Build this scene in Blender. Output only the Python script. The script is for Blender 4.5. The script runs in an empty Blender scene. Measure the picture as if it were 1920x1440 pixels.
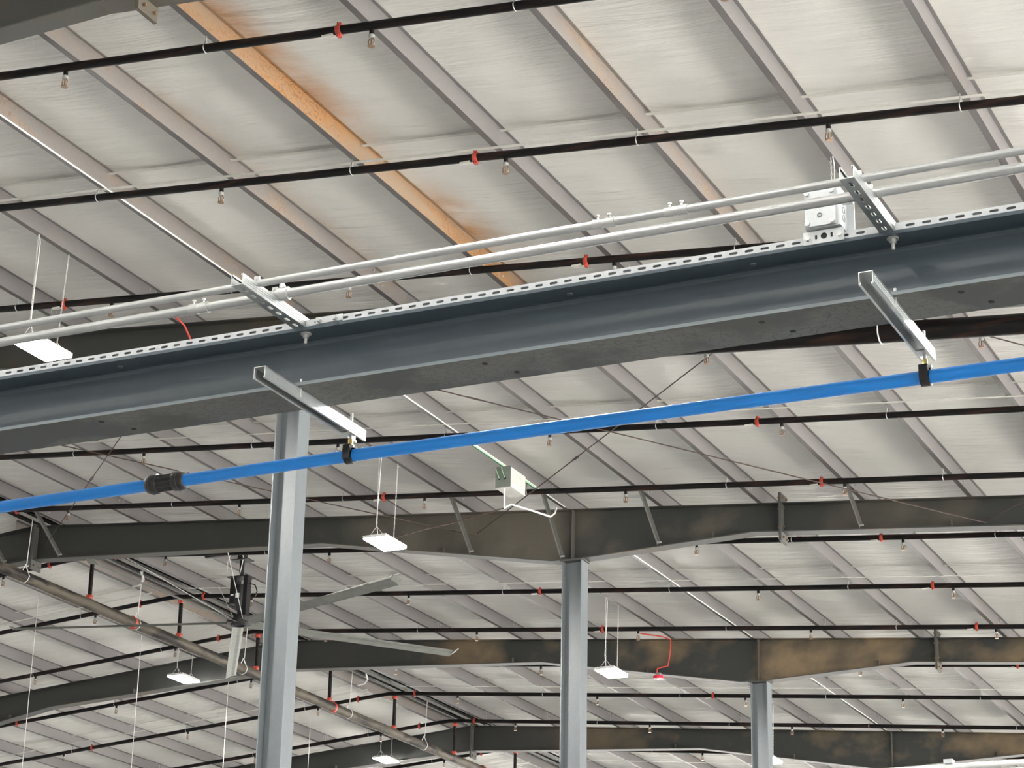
import bpy, math, random
from mathutils import Vector, Matrix, noise
random.seed(7)
S = bpy.context.scene
COL = S.collection

# ------------------------------------------------------------------ camera
cam_d = bpy.data.cameras.new('camera')
cam = bpy.data.objects.new('camera', cam_d); COL.objects.link(cam); S.camera = cam
cam_d.sensor_width = 36.0; cam_d.lens = 4303.3 / 1920 * 36.0
cam_d.clip_start = 0.1; cam_d.clip_end = 500
YAW, PITCH, ROLL = math.radians(25.515), math.radians(20.570), math.radians(1.211)
cy, sy = math.cos(YAW), math.sin(YAW)
fwd = Vector((-sy*math.cos(PITCH), cy*math.cos(PITCH), math.sin(PITCH)))
rgt = Vector((cy, sy, 0.0)); upv = rgt.cross(fwd)
r2 = math.cos(ROLL)*rgt + math.sin(ROLL)*upv
u2 = -math.sin(ROLL)*rgt + math.cos(ROLL)*upv
EYE = 1.6
mw = Matrix((r2, u2, -fwd)).transposed().to_4x4(); mw.translation = Vector((0, 0, EYE))
cam.matrix_world = mw

# ------------------------------------------------------------------ daylight (unseen sides left open to light the roof) and exposure
world = bpy.data.worlds.new('world'); S.world = world; world.use_nodes = True
bg = world.node_tree.nodes['Background']
bg.inputs[0].default_value = (0.93, 0.97, 1.0, 1); bg.inputs[1].default_value = 1.6
sun_d = bpy.data.lights.new('sun', 'SUN'); sun_d.energy = 40; sun_d.angle = .01; sun_d.color = (1, .985, .97)
sun = bpy.data.objects.new('sun', sun_d); COL.objects.link(sun); sun.location = (60, 0, 40)
sun.rotation_euler = Vector((.42, .10, -.90)).to_track_quat('-Z', 'Y').to_euler()
S.view_settings.view_transform = 'Standard'; S.view_settings.look = 'None'
S.view_settings.gamma = 1.0; S.view_settings.use_curve_mapping = False
S.view_settings.exposure = 0.84
S.cycles.max_bounces = 6; S.cycles.diffuse_bounces = 4; S.cycles.glossy_bounces = 3

# ------------------------------------------------------------------ roof geometry
SL = 0.0855; RIDGE = -21.15
def roof(X):                       # world z of the purlins' underside
    return EYE + 8.4 + SL*21.15 - SL*abs(X - RIDGE)
PUR_R = [-3.88 - 1.396*k for k in range(-7, 13)]       # right slope, down to up
PUR_L = [-21.65 - 1.39*k for k in range(0, 12)]        # left slope, from the ridge down
FRAMES = [12.6, 19.95, 27.5, 35.1, 42.8, 50.5]
PH = 0.20                          # purlin depth

# ------------------------------------------------------------------ materials
def new_mat(name):
    m = bpy.data.materials.new(name); m.use_nodes = True
    nt = m.node_tree; b = nt.nodes['Principled BSDF']
    return m, nt, b
def N(nt, t, **kw):
    n = nt.nodes.new(t)
    for k, v in kw.items():
        if k in n.inputs.keys(): n.inputs[k].default_value = v
        else: setattr(n, k, v)
    return n
def wpos(nt, scale=(1, 1, 1)):
    g = N(nt, 'ShaderNodeNewGeometry'); mp = N(nt, 'ShaderNodeMapping'); mp.inputs['Scale'].default_value = scale
    nt.links.new(g.outputs['Position'], mp.inputs['Vector']); return mp.outputs['Vector']
def noise_fac(nt, scale, detail=3, coord=(1, 1, 1), lo=.4, hi=.6, rough=.55):
    n = N(nt, 'ShaderNodeTexNoise'); n.inputs['Scale'].default_value = scale; n.inputs['Detail'].default_value = detail
    n.inputs['Roughness'].default_value = rough
    nt.links.new(wpos(nt, coord), n.inputs['Vector'])
    r = N(nt, 'ShaderNodeMapRange'); r.inputs['From Min'].default_value = lo; r.inputs['From Max'].default_value = hi
    nt.links.new(n.outputs['Fac'], r.inputs['Value']); return r.outputs['Result']
def mix(nt, f, a, b):
    m = N(nt, 'ShaderNodeMix', data_type='RGBA')
    for s, v in ((6, a), (7, b)):
        if isinstance(v, tuple): m.inputs[s].default_value = (*v, 1)
        else: nt.links.new(v, m.inputs[s])
    if isinstance(f, float): m.inputs[0].default_value = f
    else: nt.links.new(f, m.inputs[0])
    return m.outputs[2]
def mul(nt, a, b):
    m = N(nt, 'ShaderNodeMath', operation='MULTIPLY')
    for i, v in enumerate((a, b)):
        if isinstance(v, float): m.inputs[i].default_value = v
        else: nt.links.new(v, m.inputs[i])
    return m.outputs[0]
def bump(nt, b, h, strength=.3, dist=.01):
    bp = N(nt, 'ShaderNodeBump'); bp.inputs['Strength'].default_value = strength; bp.inputs['Distance'].default_value = dist
    nt.links.new(h, bp.inputs['Height']); nt.links.new(bp.outputs[0], b.inputs['Normal'])
def setp(b, col=None, rough=.5, metal=0.0, spec=None):
    if col: b.inputs['Base Color'].default_value = (*col, 1)
    b.inputs['Roughness'].default_value = rough; b.inputs['Metallic'].default_value = metal
    if spec is not None: b.inputs['Specular IOR Level'].default_value = spec
def plain(name, col, rough=.5, metal=0.0, var=.12, scale=8, spec=None):
    m, nt, b = new_mat(name); setp(b, col, rough, metal, spec)
    f = noise_fac(nt, scale, 3, lo=.3, hi=.7)
    c = mix(nt, f, tuple(x*(1-var) for x in col), tuple(min(1, x*(1+var)) for x in col))
    nt.links.new(c, b.inputs['Base Color']); return m
def painted(name, base, patch, lo, hi, scale, rough=.55, patch2=None, coord=(1, 1, 1), fine=.12, spec=.4, xr=None):
    m, nt, b = new_mat(name); setp(b, base, rough, 0, spec)
    f = noise_fac(nt, scale, 4, coord, lo, hi)
    f2 = noise_fac(nt, scale*2.7, 4, coord, .55, .68)
    if xr:                            # this steel is stained only on the right-hand stretch, near the columns
        gg = N(nt, 'ShaderNodeNewGeometry'); sp = N(nt, 'ShaderNodeSeparateXYZ'); nt.links.new(gg.outputs['Position'], sp.inputs[0])
        k = N(nt, 'ShaderNodeMapRange'); k.inputs['From Min'].default_value = xr[0]; k.inputs['From Max'].default_value = xr[1]
        nt.links.new(sp.outputs[0], k.inputs['Value']); f = mul(nt, f, k.outputs[0]); f2 = mul(nt, f2, k.outputs[0])
    c = mix(nt, f, base, patch)
    if patch2: c = mix(nt, f2, c, patch2)
    g = noise_fac(nt, 22, 4, (1, 1, 1), .3, .7)
    c2 = mix(nt, mul(nt, g, fine), c, (.02, .02, .02))
    nt.links.new(c2, b.inputs['Base Color']); return m

M = {}
# vinyl-faced roof insulation
m, nt, b = new_mat('insulation_facing'); setp(b, (.8, .78, .74), .62, 0, .25)
base = mix(nt, noise_fac(nt, .6, 3, (1, 1, 1), .35, .65), (.80, .78, .745), (.78, .77, .725))
sep = N(nt, 'ShaderNodeSeparateXYZ'); g = N(nt, 'ShaderNodeNewGeometry'); nt.links.new(g.outputs['Position'], sep.inputs[0])
def band(out, a0, a1, b0, b1):      # 0->1 over a0..a1 then 1->0 over b0..b1
    r = N(nt, 'ShaderNodeMapRange'); r.inputs['From Min'].default_value = a0; r.inputs['From Max'].default_value = a1
    nt.links.new(out, r.inputs['Value'])
    q = N(nt, 'ShaderNodeMapRange'); q.inputs['From Min'].default_value = b0; q.inputs['From Max'].default_value = b1
    q.inputs['To Min'].default_value = 1; q.inputs['To Max'].default_value = 0
    nt.links.new(out, q.inputs['Value']); return mul(nt, r.outputs[0], q.outputs[0])
nz = noise_fac(nt, 1.6, 4, (1, 1, 1), .3, .62)
st1 = mul(nt, mul(nt, band(sep.outputs[0], -9.5, -9.42, -9.40, -8.95), band(sep.outputs[1], 13.2, 13.9, 15.2, 16.6)), nz)
st2 = mul(nt, mul(nt, band(sep.outputs[0], -9.5, -9.42, -9.38, -8.9), band(sep.outputs[1], 17.2, 17.9, 18.6, 19.4)), nz)
st3 = mul(nt, mul(nt, band(sep.outputs[0], -10.9, -10.82, -10.8, -10.5), band(sep.outputs[1], 14.6, 15.4, 19.0, 19.8)), mul(nt, nz, .5))
c = mix(nt, st1, base, (.50, .27, .12)); c = mix(nt, st2, c, (.52, .30, .14)); c = mix(nt, st3, c, (.55, .36, .22))
nt.links.new(c, b.inputs['Base Color'])
w1 = N(nt, 'ShaderNodeTexNoise'); w1.inputs['Scale'].default_value = 1.0; w1.inputs['Detail'].default_value = 5; w1.inputs['Roughness'].default_value = .6
w1.inputs['Distortion'].default_value = .5; nt.links.new(wpos(nt, (.75, 5.5, 1)), w1.inputs['Vector'])
mk = noise_fac(nt, .9, 2, (1.2, 1, 1), .12, .88)
bump(nt, b, mul(nt, w1.outputs['Fac'], mk), 1.0, .095)
M['insul'] = m
def purlin_mat(name, web, rust, lo, hi, ring):
    m, nt, b = new_mat(name); setp(b, web, .5, 0, .4)
    f = noise_fac(nt, 1.3, 5, (1, .5, 2.5), lo, hi, .6)
    c = mix(nt, f, web, rust)
    if ring:                         # tide lines left by water
        n = N(nt, 'ShaderNodeTexNoise'); n.inputs['Scale'].default_value = 2.2; n.inputs['Detail'].default_value = 2
        nt.links.new(wpos(nt, (1, 1.3, 2)), n.inputs['Vector'])
        cr = N(nt, 'ShaderNodeValToRGB'); e = cr.color_ramp.elements
        e[0].position = .0; e[0].color = (0, 0, 0, 1); e[1].position = 1; e[1].color = (0, 0, 0, 1)
        for p in (.40, .46, .52, .58):
            a = e.new(p - .012); a.color = (0, 0, 0, 1); a = e.new(p); a.color = (1, 1, 1, 1); a = e.new(p + .012); a.color = (0, 0, 0, 1)
        nt.links.new(n.outputs['Fac'], cr.inputs['Fac'])
        c = mix(nt, mul(nt, mul(nt, cr.outputs['Color'], f), .95), c, (rust[0]*.5, rust[1]*.38, rust[2]*.3))
    c = mix(nt, mul(nt, noise_fac(nt, 30, 3, (1, 1, 1), .3, .7), .15), c, (.1, .08, .08))
    nt.links.new(c, b.inputs['Base Color']); return m
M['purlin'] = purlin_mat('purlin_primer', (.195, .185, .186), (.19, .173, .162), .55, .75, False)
M['flange'] = purlin_mat('purlin_flange_shaded', (.118, .108, .106), (.135, .112, .10), .5, .7, False)  # unstained lower flange, coloured darker than the web to deepen its underside shade
M['purlin_mild'] = purlin_mat('purlin_primer_stained', (.23, .21, .20), (.31, .235, .175), .50, .70, True)
M['purlin_rust'] = purlin_mat('purlin_rusted', (.31, .225, .155), (.38, .195, .075), .36, .62, True)
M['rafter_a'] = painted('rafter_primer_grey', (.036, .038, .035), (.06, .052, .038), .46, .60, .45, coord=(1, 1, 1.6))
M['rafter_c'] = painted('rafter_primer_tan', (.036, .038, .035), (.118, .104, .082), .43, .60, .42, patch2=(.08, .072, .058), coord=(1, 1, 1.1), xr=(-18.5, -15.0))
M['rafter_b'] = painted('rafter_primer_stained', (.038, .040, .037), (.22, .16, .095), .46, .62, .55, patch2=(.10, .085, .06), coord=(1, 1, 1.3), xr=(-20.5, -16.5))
M['rafter_edge'] = painted('rafter_flange_paint', (.085, .085, .08), (.10, .088, .068), .5, .65, .9)
M['brace'] = plain('brace_paint', (.12, .12, .11), .5)
# foreground beam: blue-grey paint with a scuffed lower flange
M['beam'] = painted('beam_paint', (.055, .075, .094), (.066, .088, .107), .45, .55, 1.2, rough=.38, coord=(.35, 1, 14), fine=.1, spec=.5)
m, nt, b = new_mat('beam_flange_scuffed'); setp(b, (.1, .105, .1), .55, 0, .4)
vor = N(nt, 'ShaderNodeTexVoronoi', feature='DISTANCE_TO_EDGE'); vor.inputs['Scale'].default_value = 26
nt.links.new(wpos(nt, (1, 1.5, 1)), vor.inputs['Vector'])
cr = N(nt, 'ShaderNodeMapRange'); cr.inputs['From Min'].default_value = 0; cr.inputs['From Max'].default_value = .06
nt.links.new(vor.outputs[0], cr.inputs['Value'])
pf = noise_fac(nt, 2.6, 4, (1, 1, 1), .48, .55)
c = mix(nt, mul(nt, pf, cr.outputs[0]), (.050, .052, .048), (.098, .098, .087))
c = mix(nt, mul(nt, noise_fac(nt, 9, 4, (1, 1, 1), .55, .7), .35), c, (.06, .05, .03))
nt.links.new(c, b.inputs['Base Color']); M['beam_low'] = m
M['beam_edge'] = plain('beam_edge_paint', (.16, .19, .21), .4, var=.08)
M['column'] = painted('column_paint', (.165, .185, .20), (.185, .205, .22), .4, .6, 1.5, rough=.45, coord=(1, 1, .4), fine=.08)
def galv(name, col, rough, metal, sc=14):
    m, nt, b = new_mat(name); setp(b, col, rough, metal, .5)
    v = N(nt, 'ShaderNodeTexVoronoi'); v.inputs['Scale'].default_value = sc*4; nt.links.new(wpos(nt), v.inputs['Vector'])
    f = noise_fac(nt, sc, 4, (1, 1, 1), .35, .65)
    c = mix(nt, mul(nt, v.outputs['Distance'], .5), tuple(x*.82 for x in col), col); c = mix(nt, mul(nt, f, .25), c, tuple(x*.7 for x in col))
    nt.links.new(c, b.inputs['Base Color']); return m
M['strut'] = galv('galvanised_strut', (.62, .65, .65), .36, .9)
M['slot'] = galv('galvanised_slotted', (.56, .58, .60), .5, .15)
M['conduit'] = galv('galvanised_conduit', (.52, .535, .535), .34, .55, 30)
M['zinc'] = galv('zinc_hardware', (.60, .61, .60), .32, .5, 40)
M['box'] = galv('cast_box_metal', (.60, .63, .645), .42, .3, 20)
M['blue'] = plain('blue_pipe_coat', (.008, .215, .68), .38, var=.10, scale=3)
M['black'] = plain('black_plastic', (.008, .008, .009), .4, var=.2)
M['brass'] = plain('brass', (.62, .48, .18), .3, .7)
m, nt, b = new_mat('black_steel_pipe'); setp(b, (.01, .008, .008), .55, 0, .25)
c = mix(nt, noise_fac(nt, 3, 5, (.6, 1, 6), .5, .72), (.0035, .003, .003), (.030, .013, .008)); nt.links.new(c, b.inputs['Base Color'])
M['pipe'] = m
m, nt, b = new_mat('weathered_main_pipe'); setp(b, (.1, .09, .07), .6, 0, .3)
c = mix(nt, noise_fac(nt, 2.4, 5, (2, .7, 3), .45, .6), (.10, .085, .065), (.016, .013, .012)); nt.links.new(c, b.inputs['Base Color'])
M['main'] = m
M['red'] = plain('red_coupling_paint', (.42, .055, .035), .4, var=.25, scale=20)
M['redcable'] = plain('red_cable_jacket', (.62, .07, .05), .5)
M['horn'] = plain('red_strobe_plastic', (.70, .02, .06), .35)
M['white'] = plain('white_plastic', (.80, .80, .78), .45, var=.04)
M['wire'] = plain('bright_wire', (.74, .74, .72), .4, .2)
M['cable'] = plain('dark_cable', (.05, .03, .025), .6)
M['strap'] = plain('white_strap', (.60, .59, .54), .55, var=.08)
M['fan'] = plain('fan_blade_aluminium', (.20, .205, .19), .6, 0)
M['greybox'] = plain('grey_box_paint', (.19, .21, .185), .5)
M['lid'] = plain('pale_box_side', (.62, .61, .57), .5)
M['green'] = plain('green_wire', (.35, .62, .40), .5)
M['copper'] = plain('sprinkler_bronze', (.30, .20, .13), .35, .6)
M['dark'] = plain('dark_recess', (.01, .01, .01), .8)
M['concrete'] = painted('polished_concrete', (.26, .262, .262), (.225, .227, .227), .4, .6, .4, rough=.35)
M['bounce_ground'] = plain('pale_bounce_ground', (.60, .58, .54), .8, var=.05, scale=1)
M['wall'] = plain('wall_panel', (.62, .62, .60), .6, var=.04, scale=.4)
m, nt, b = new_mat('lamp_diffuser'); setp(b, (1, 1, 1), .5)
b.inputs['Emission Color'].default_value = (1, .97, .92, 1); b.inputs['Emission Strength'].default_value = 310
M['glow'] = m
m, nt, b = new_mat('leaf_brushed'); M['x'] = m; bpy.data.materials.remove(m); del M['x']

# ------------------------------------------------------------------ mesh helpers
class MB:
    def __init__(s): s.v = []; s.f = []; s.mi = []; s.cur = 0; s.sm = []
    def add(s, vs, fs, smooth=False):
        o = len(s.v); s.v += [Vector(p) for p in vs]
        for f in fs: s.f.append([o+i for i in f]); s.mi.append(s.cur); s.sm.append(smooth)
        return s
    def box(s, a, b):
        x0, y0, z0 = a; x1, y1, z1 = b
        vs = [(x, y, z) for x in (x0, x1) for y in (y0, y1) for z in (z0, z1)]
        return s.add(vs, [(0, 1, 3, 2), (4, 6, 7, 5), (0, 4, 5, 1), (2, 3, 7, 6), (0, 2, 6, 4), (1, 5, 7, 3)])
    def obox(s, c, ax, ay, az, hx, hy, hz):       # oriented box
        c = Vector(c); vs = [c + ax*hx*i + ay*hy*j + az*hz*k for i in (-1, 1) for j in (-1, 1) for k in (-1, 1)]
        return s.add(vs, [(0, 1, 3, 2), (4, 6, 7, 5), (0, 4, 5, 1), (2, 3, 7, 6), (0, 2, 6, 4), (1, 5, 7, 3)])
    def bar(s, p, q, w, h, up=Vector((0, 0, 1))):
        p = Vector(p); q = Vector(q); d = (q-p).normalized(); side = d.cross(up).normalized(); u = side.cross(d)
        return s.obox((p+q)/2, d, side, u, (q-p).length/2, w/2, h/2)
    def tube(s, pts, r, n=10, caps=True, smooth=True):
        pts = [Vector(p) for p in pts]; rs = r if isinstance(r, (list, tuple)) else [r]*len(pts)
        t0 = (pts[1]-pts[0]).normalized(); ref = Vector((0, 0, 1)) if abs(t0.z) < .9 else Vector((1, 0, 0))
        u = t0.cross(ref).normalized(); rings = []
        for i, p in enumerate(pts):
            if i == 0: t = pts[1]-p
            elif i == len(pts)-1: t = p-pts[i-1]
            else: t = (pts[i+1]-p).normalized() + (p-pts[i-1]).normalized()
            if t.length < 1e-9: t = t0.copy()
            t.normalize(); u = (u - t*u.dot(t)).normalized(); w = t.cross(u)
            rings.append([p + (u*math.cos(2*math.pi*k/n) + w*math.sin(2*math.pi*k/n))*rs[i] for k in range(n)])
        vs = [v for R in rings for v in R]; fs = []
        for i in range(len(pts)-1):
            for k in range(n): fs.append((i*n+k, i*n+(k+1) % n, (i+1)*n+(k+1) % n, (i+1)*n+k))
        s.add(vs, fs, smooth)
        if caps:
            s.add(rings[0], [tuple(range(n))[::-1]]); s.add(rings[-1], [tuple(range(n))])
        return s
    def ring(s, c, axis, R, r, n=18, m=6, a0=0, a1=2*math.pi, ref=None):
        axis = Vector(axis).normalized(); ref = Vector(ref) if ref else (Vector((0, 0, 1)) if abs(axis.z) < .9 else Vector((1, 0, 0)))
        u = (ref - axis*ref.dot(axis)).normalized(); w = axis.cross(u)
        full = abs(a1-a0-2*math.pi) < 1e-6; k = n if full else n+1
        pts = [Vector(c) + (u*math.cos(a0+(a1-a0)*i/n) + w*math.sin(a0+(a1-a0)*i/n))*R for i in range(k)]
        if full: pts.append(pts[0])
        return s.tube(pts, r, m, caps=not full)
    def prism(s, prof, o, U, V, D, L):             # closed profile extruded along D
        o = Vector(o); n = len(prof)
        a = [o + U*x + V*y for x, y in prof]; b_ = [p + D*L for p in a]
        fs = [(i, (i+1) % n, n+(i+1) % n, n+i) for i in range(n)]
        s.add(a+b_, fs + [tuple(range(n))[::-1], tuple(range(n, 2*n))]); return s
    def mat(s, i): s.cur = i; return s
    def build(s, name, mats, parent=None, loc=None):
        if not isinstance(mats, (list, tuple)): mats = [mats]
        if parent is not None: o0 = abs_loc(parent)
        if loc is None:
            lo = abs_loc(parent) if parent is not None else Vector((0, 0, 0))
            if parent is None:
                xs = [v.x for v in s.v]; ys = [v.y for v in s.v]; zs = [v.z for v in s.v]
                lo = Vector(((min(xs)+max(xs))/2, (min(ys)+max(ys))/2, min(zs)))
        else: lo = Vector(loc)
        me = bpy.data.meshes.new(name); me.from_pydata([tuple(v-lo) for v in s.v], [], s.f); me.update()
        for mm in mats: me.materials.append(mm)
        me.polygons.foreach_set('material_index', s.mi); me.polygons.foreach_set('use_smooth', s.sm)
        ob = bpy.data.objects.new(name, me); COL.objects.link(ob)
        if parent is not None: ob.parent = parent; ob.location = lo - abs_loc(parent)
        else: ob.location = lo
        return ob
def abs_loc(o):
    l = Vector(o.location)
    while o.parent: o = o.parent; l += Vector(o.location)
    return l
def tag(o, label, cat, group=None):
    o['label'] = label; o['category'] = cat
    if group: o['group'] = group
    return o
def struct(o): o['kind'] = 'structure'; return o
def thing(name, loc, label, cat, group=None):
    o = bpy.data.objects.new(name, None); COL.objects.link(o); o.location = loc; o.empty_display_size = .2
    return tag(o, label, cat, group)
def place(proto, parent, pos):                    # a copy of a part, mesh data shared
    c = proto.copy(); COL.objects.link(c); c.parent = parent; c.location = Vector(pos) - abs_loc(parent); return c
def proto_mesh(mb, name, mats):
    if not isinstance(mats, (list, tuple)): mats = [mats]
    me = bpy.data.meshes.new(name); me.from_pydata([tuple(v) for v in mb.v], [], mb.f); me.update()
    for mm in mats: me.materials.append(mm)
    me.polygons.foreach_set('material_index', mb.mi); me.polygons.foreach_set('use_smooth', mb.sm); return me
def inst(name, me, parent, pos):
    o = bpy.data.objects.new(name, me); COL.objects.link(o); o.parent = parent; o.location = Vector(pos) - abs_loc(parent); return o
XA, YA, ZA = Vector((1, 0, 0)), Vector((0, 1, 0)), Vector((0, 0, 1))
ORD = ['first', 'second', 'third', 'fourth', 'fifth', 'sixth', 'seventh', 'eighth', 'ninth', 'tenth', 'eleventh', 'twelfth', 'thirteenth', 'fourteenth', 'fifteenth', 'sixteenth']

# ------------------------------------------------------------------ building shell
EXL, EXR, Y0, Y1 = -44.0, 9.0, -24.0, 82.0
struct(MB().box((-90, -60, -.2), (9.6, 82.5, 0)).build('floor', M['concrete']))
struct(MB().box((-120, 82.5, -.3), (9.6, 190, -.02)).build('bounce_ground', M['bounce_ground']))  # unseen pale ground, added to bounce daylight up onto the ceiling
struct(MB().box((9.6, -110, -.3), (110, 190, -.02)).build('bounce_ground', M['bounce_ground']))  # same added ground, throwing low light in from the right
def ceiling(name, xs_lo, xs_hi, pur, seed):
    xs = sorted(set([xs_lo, xs_hi] + [p+.06 for p in pur if xs_lo < p < xs_hi]))
    YS = [Y0 + 1.0*k for k in range(int(8-Y0))] + [8 + .12*k for k in range(int((60-8)/.12)+1)] + [61 + k for k in range(int(Y1-60))]; ny = len(YS)-1; mb = MB(); cols = []
    for i in range(len(xs)-1):
        a, b_ = xs[i], xs[i+1]; nseg = 12 if b_-a > .8 else 4
        for k in range(nseg + (1 if i == len(xs)-2 else 0)): cols.append((a+(b_-a)*k/nseg, k/nseg, i, b_-a))
    vs = []
    for (x, u, i, w) in cols:
        for j in range(ny+1):
            y = YS[j]
            sag = .03*min(1, w/1.3)*math.sin(math.pi*u)**.8 if 0 < u < 1 else 0
            wr = noise.noise(Vector((x*.35, y*1.15, i*7.3+seed)))*.014 + noise.noise(Vector((x*.6, y*3.4, i*3.1+seed)))*.010*(1-u)
            wr *= math.sin(math.pi*min(1, max(0, u)))**.5 if 0 < u < 1 else 0
            vs.append((x, y, roof(x)+PH+.012 - sag + wr))
    n = ny+1; fs = [(c*n+j, c*n+j+1, (c+1)*n+j+1, (c+1)*n+j) for c in range(len(cols)-1) for j in range(ny)]
    mb.add(vs, fs, True)
    # roof sheet above, so the ceiling has its real thickness
    mb.add([(xs_lo, Y0, roof(xs_lo)+PH+.16), (xs_hi, Y0, roof(xs_hi)+PH+.16), (xs_hi, Y1, roof(xs_hi)+PH+.16), (xs_lo, Y1, roof(xs_lo)+PH+.16)], [(0, 1, 2, 3)])
    return struct(mb.build(name, M['insul'], loc=(0, 0, 0)))
ceiling('ceiling', RIDGE, EXR, PUR_R, 0)
ceiling('ceiling', EXL, RIDGE, PUR_L, 50)
struct(MB().box((EXL-.2, Y0, 0), (EXL, Y1, 8.6)).build('wall_left', M['wall']))
struct(MB().box((EXL-.2, Y0-.2, 0), (EXR+.2, Y0, 11.6)).build('light_block_wall_front', M['wall']))  # unseen, added to stop daylight coming from behind the camera
struct(MB().box((EXR, Y0, 0), (EXR+.2, -2.0, 9.0)).build('light_block_wall_right', M['wall']))  # unseen, added to keep side daylight off faces turned to the camera

# ------------------------------------------------------------------ purlins, one per bay and line
BAYS = ['in the nearest roof bay', 'in the second-nearest roof bay', 'in the third-nearest roof bay', 'in the fourth-nearest roof bay', 'in the farthest roof bay']
def zpurlin(x, ya, yb, mat):
    z = roof(x); t = .004; s = -SL if x > RIDGE else SL
    mb = MB()
    A = Vector((1, 0, s))
    mb.prism([(.06, t), (.06, PH), (.095, PH), (.095, PH-t), (.064, PH-t), (.064, t)], (x, ya, z), A, ZA, YA, yb-ya)
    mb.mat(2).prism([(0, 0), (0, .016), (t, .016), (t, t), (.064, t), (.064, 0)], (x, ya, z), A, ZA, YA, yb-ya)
    mb.mat(1)
    for yy in (ya+.55, yb-.75, yb-.55):            # lap bolts, two and two
        for dz in (.055, .145):
            mb.tube([(x+.063, yy, z+dz), (x+.078, yy, z+dz)], .011, 6)
    mb.box((x+.064, yb-.62, z+.01), (x+.066, yb-.615, z+PH-.01))
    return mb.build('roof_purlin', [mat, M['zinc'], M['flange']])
for bi in range(5):
    ya, yb = FRAMES[bi]-.0, FRAMES[bi+1]+.0
    for k, x in enumerate(reversed(PUR_R)):
        if x > -1: continue
        mat = M['purlin']; adj = 'grey'
        if bi == 0 and abs(x+9.46) < .1: mat = M['purlin_rust']; adj = 'orange rust-stained'
        elif bi == 0 and (abs(x+10.86) < .1 or abs(x+6.67) < .1 or abs(x+12.26) < .1): mat = M['purlin_mild']; adj = 'brown-stained'
        ob = zpurlin(x, ya, yb, mat)
        tag(ob, '%s purlin %s, %s right of the ridge' % (adj, BAYS[bi], ORD[k]), 'purlin', 'purlins right of the ridge, ' + BAYS[bi][3:])
    if bi >= 2:
        for k, x in enumerate(PUR_L):
            mat = M['purlin_mild'] if bi in (2, 3) and k < 2 else M['purlin']
            ob = zpurlin(x, ya, yb, mat)
            tag(ob, '%s purlin %s, %s left of the ridge' % ('rusty-edged' if mat == M['purlin_mild'] else 'grey', BAYS[bi], ORD[k]), 'purlin', 'purlins left of the ridge, ' + BAYS[bi][3:])
# straps that tie the purlins together in the middle of each bay
for i, y in enumerate((16.4, 23.68, 31.24, 38.85, 46.5)):
    for up in (0, 1):
        mb = MB(); dz = -.003 if not up else .158
        for s in (0, 1):
            x0, x1 = (RIDGE+.3, -.8) if s == 0 else (-38, RIDGE-.4)
            if s and i < 2: continue
            mb.bar((x0, y, roof(x0)+dz), (x1, y, roof(x1)+dz), .045, .003)
        ob = mb.build('sag_strap', M['strap'])
        tag(ob, 'thin flat strap crossing the %s of the purlins %s' % (('undersides', 'tops')[up], BAYS[i]), 'strap')

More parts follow.
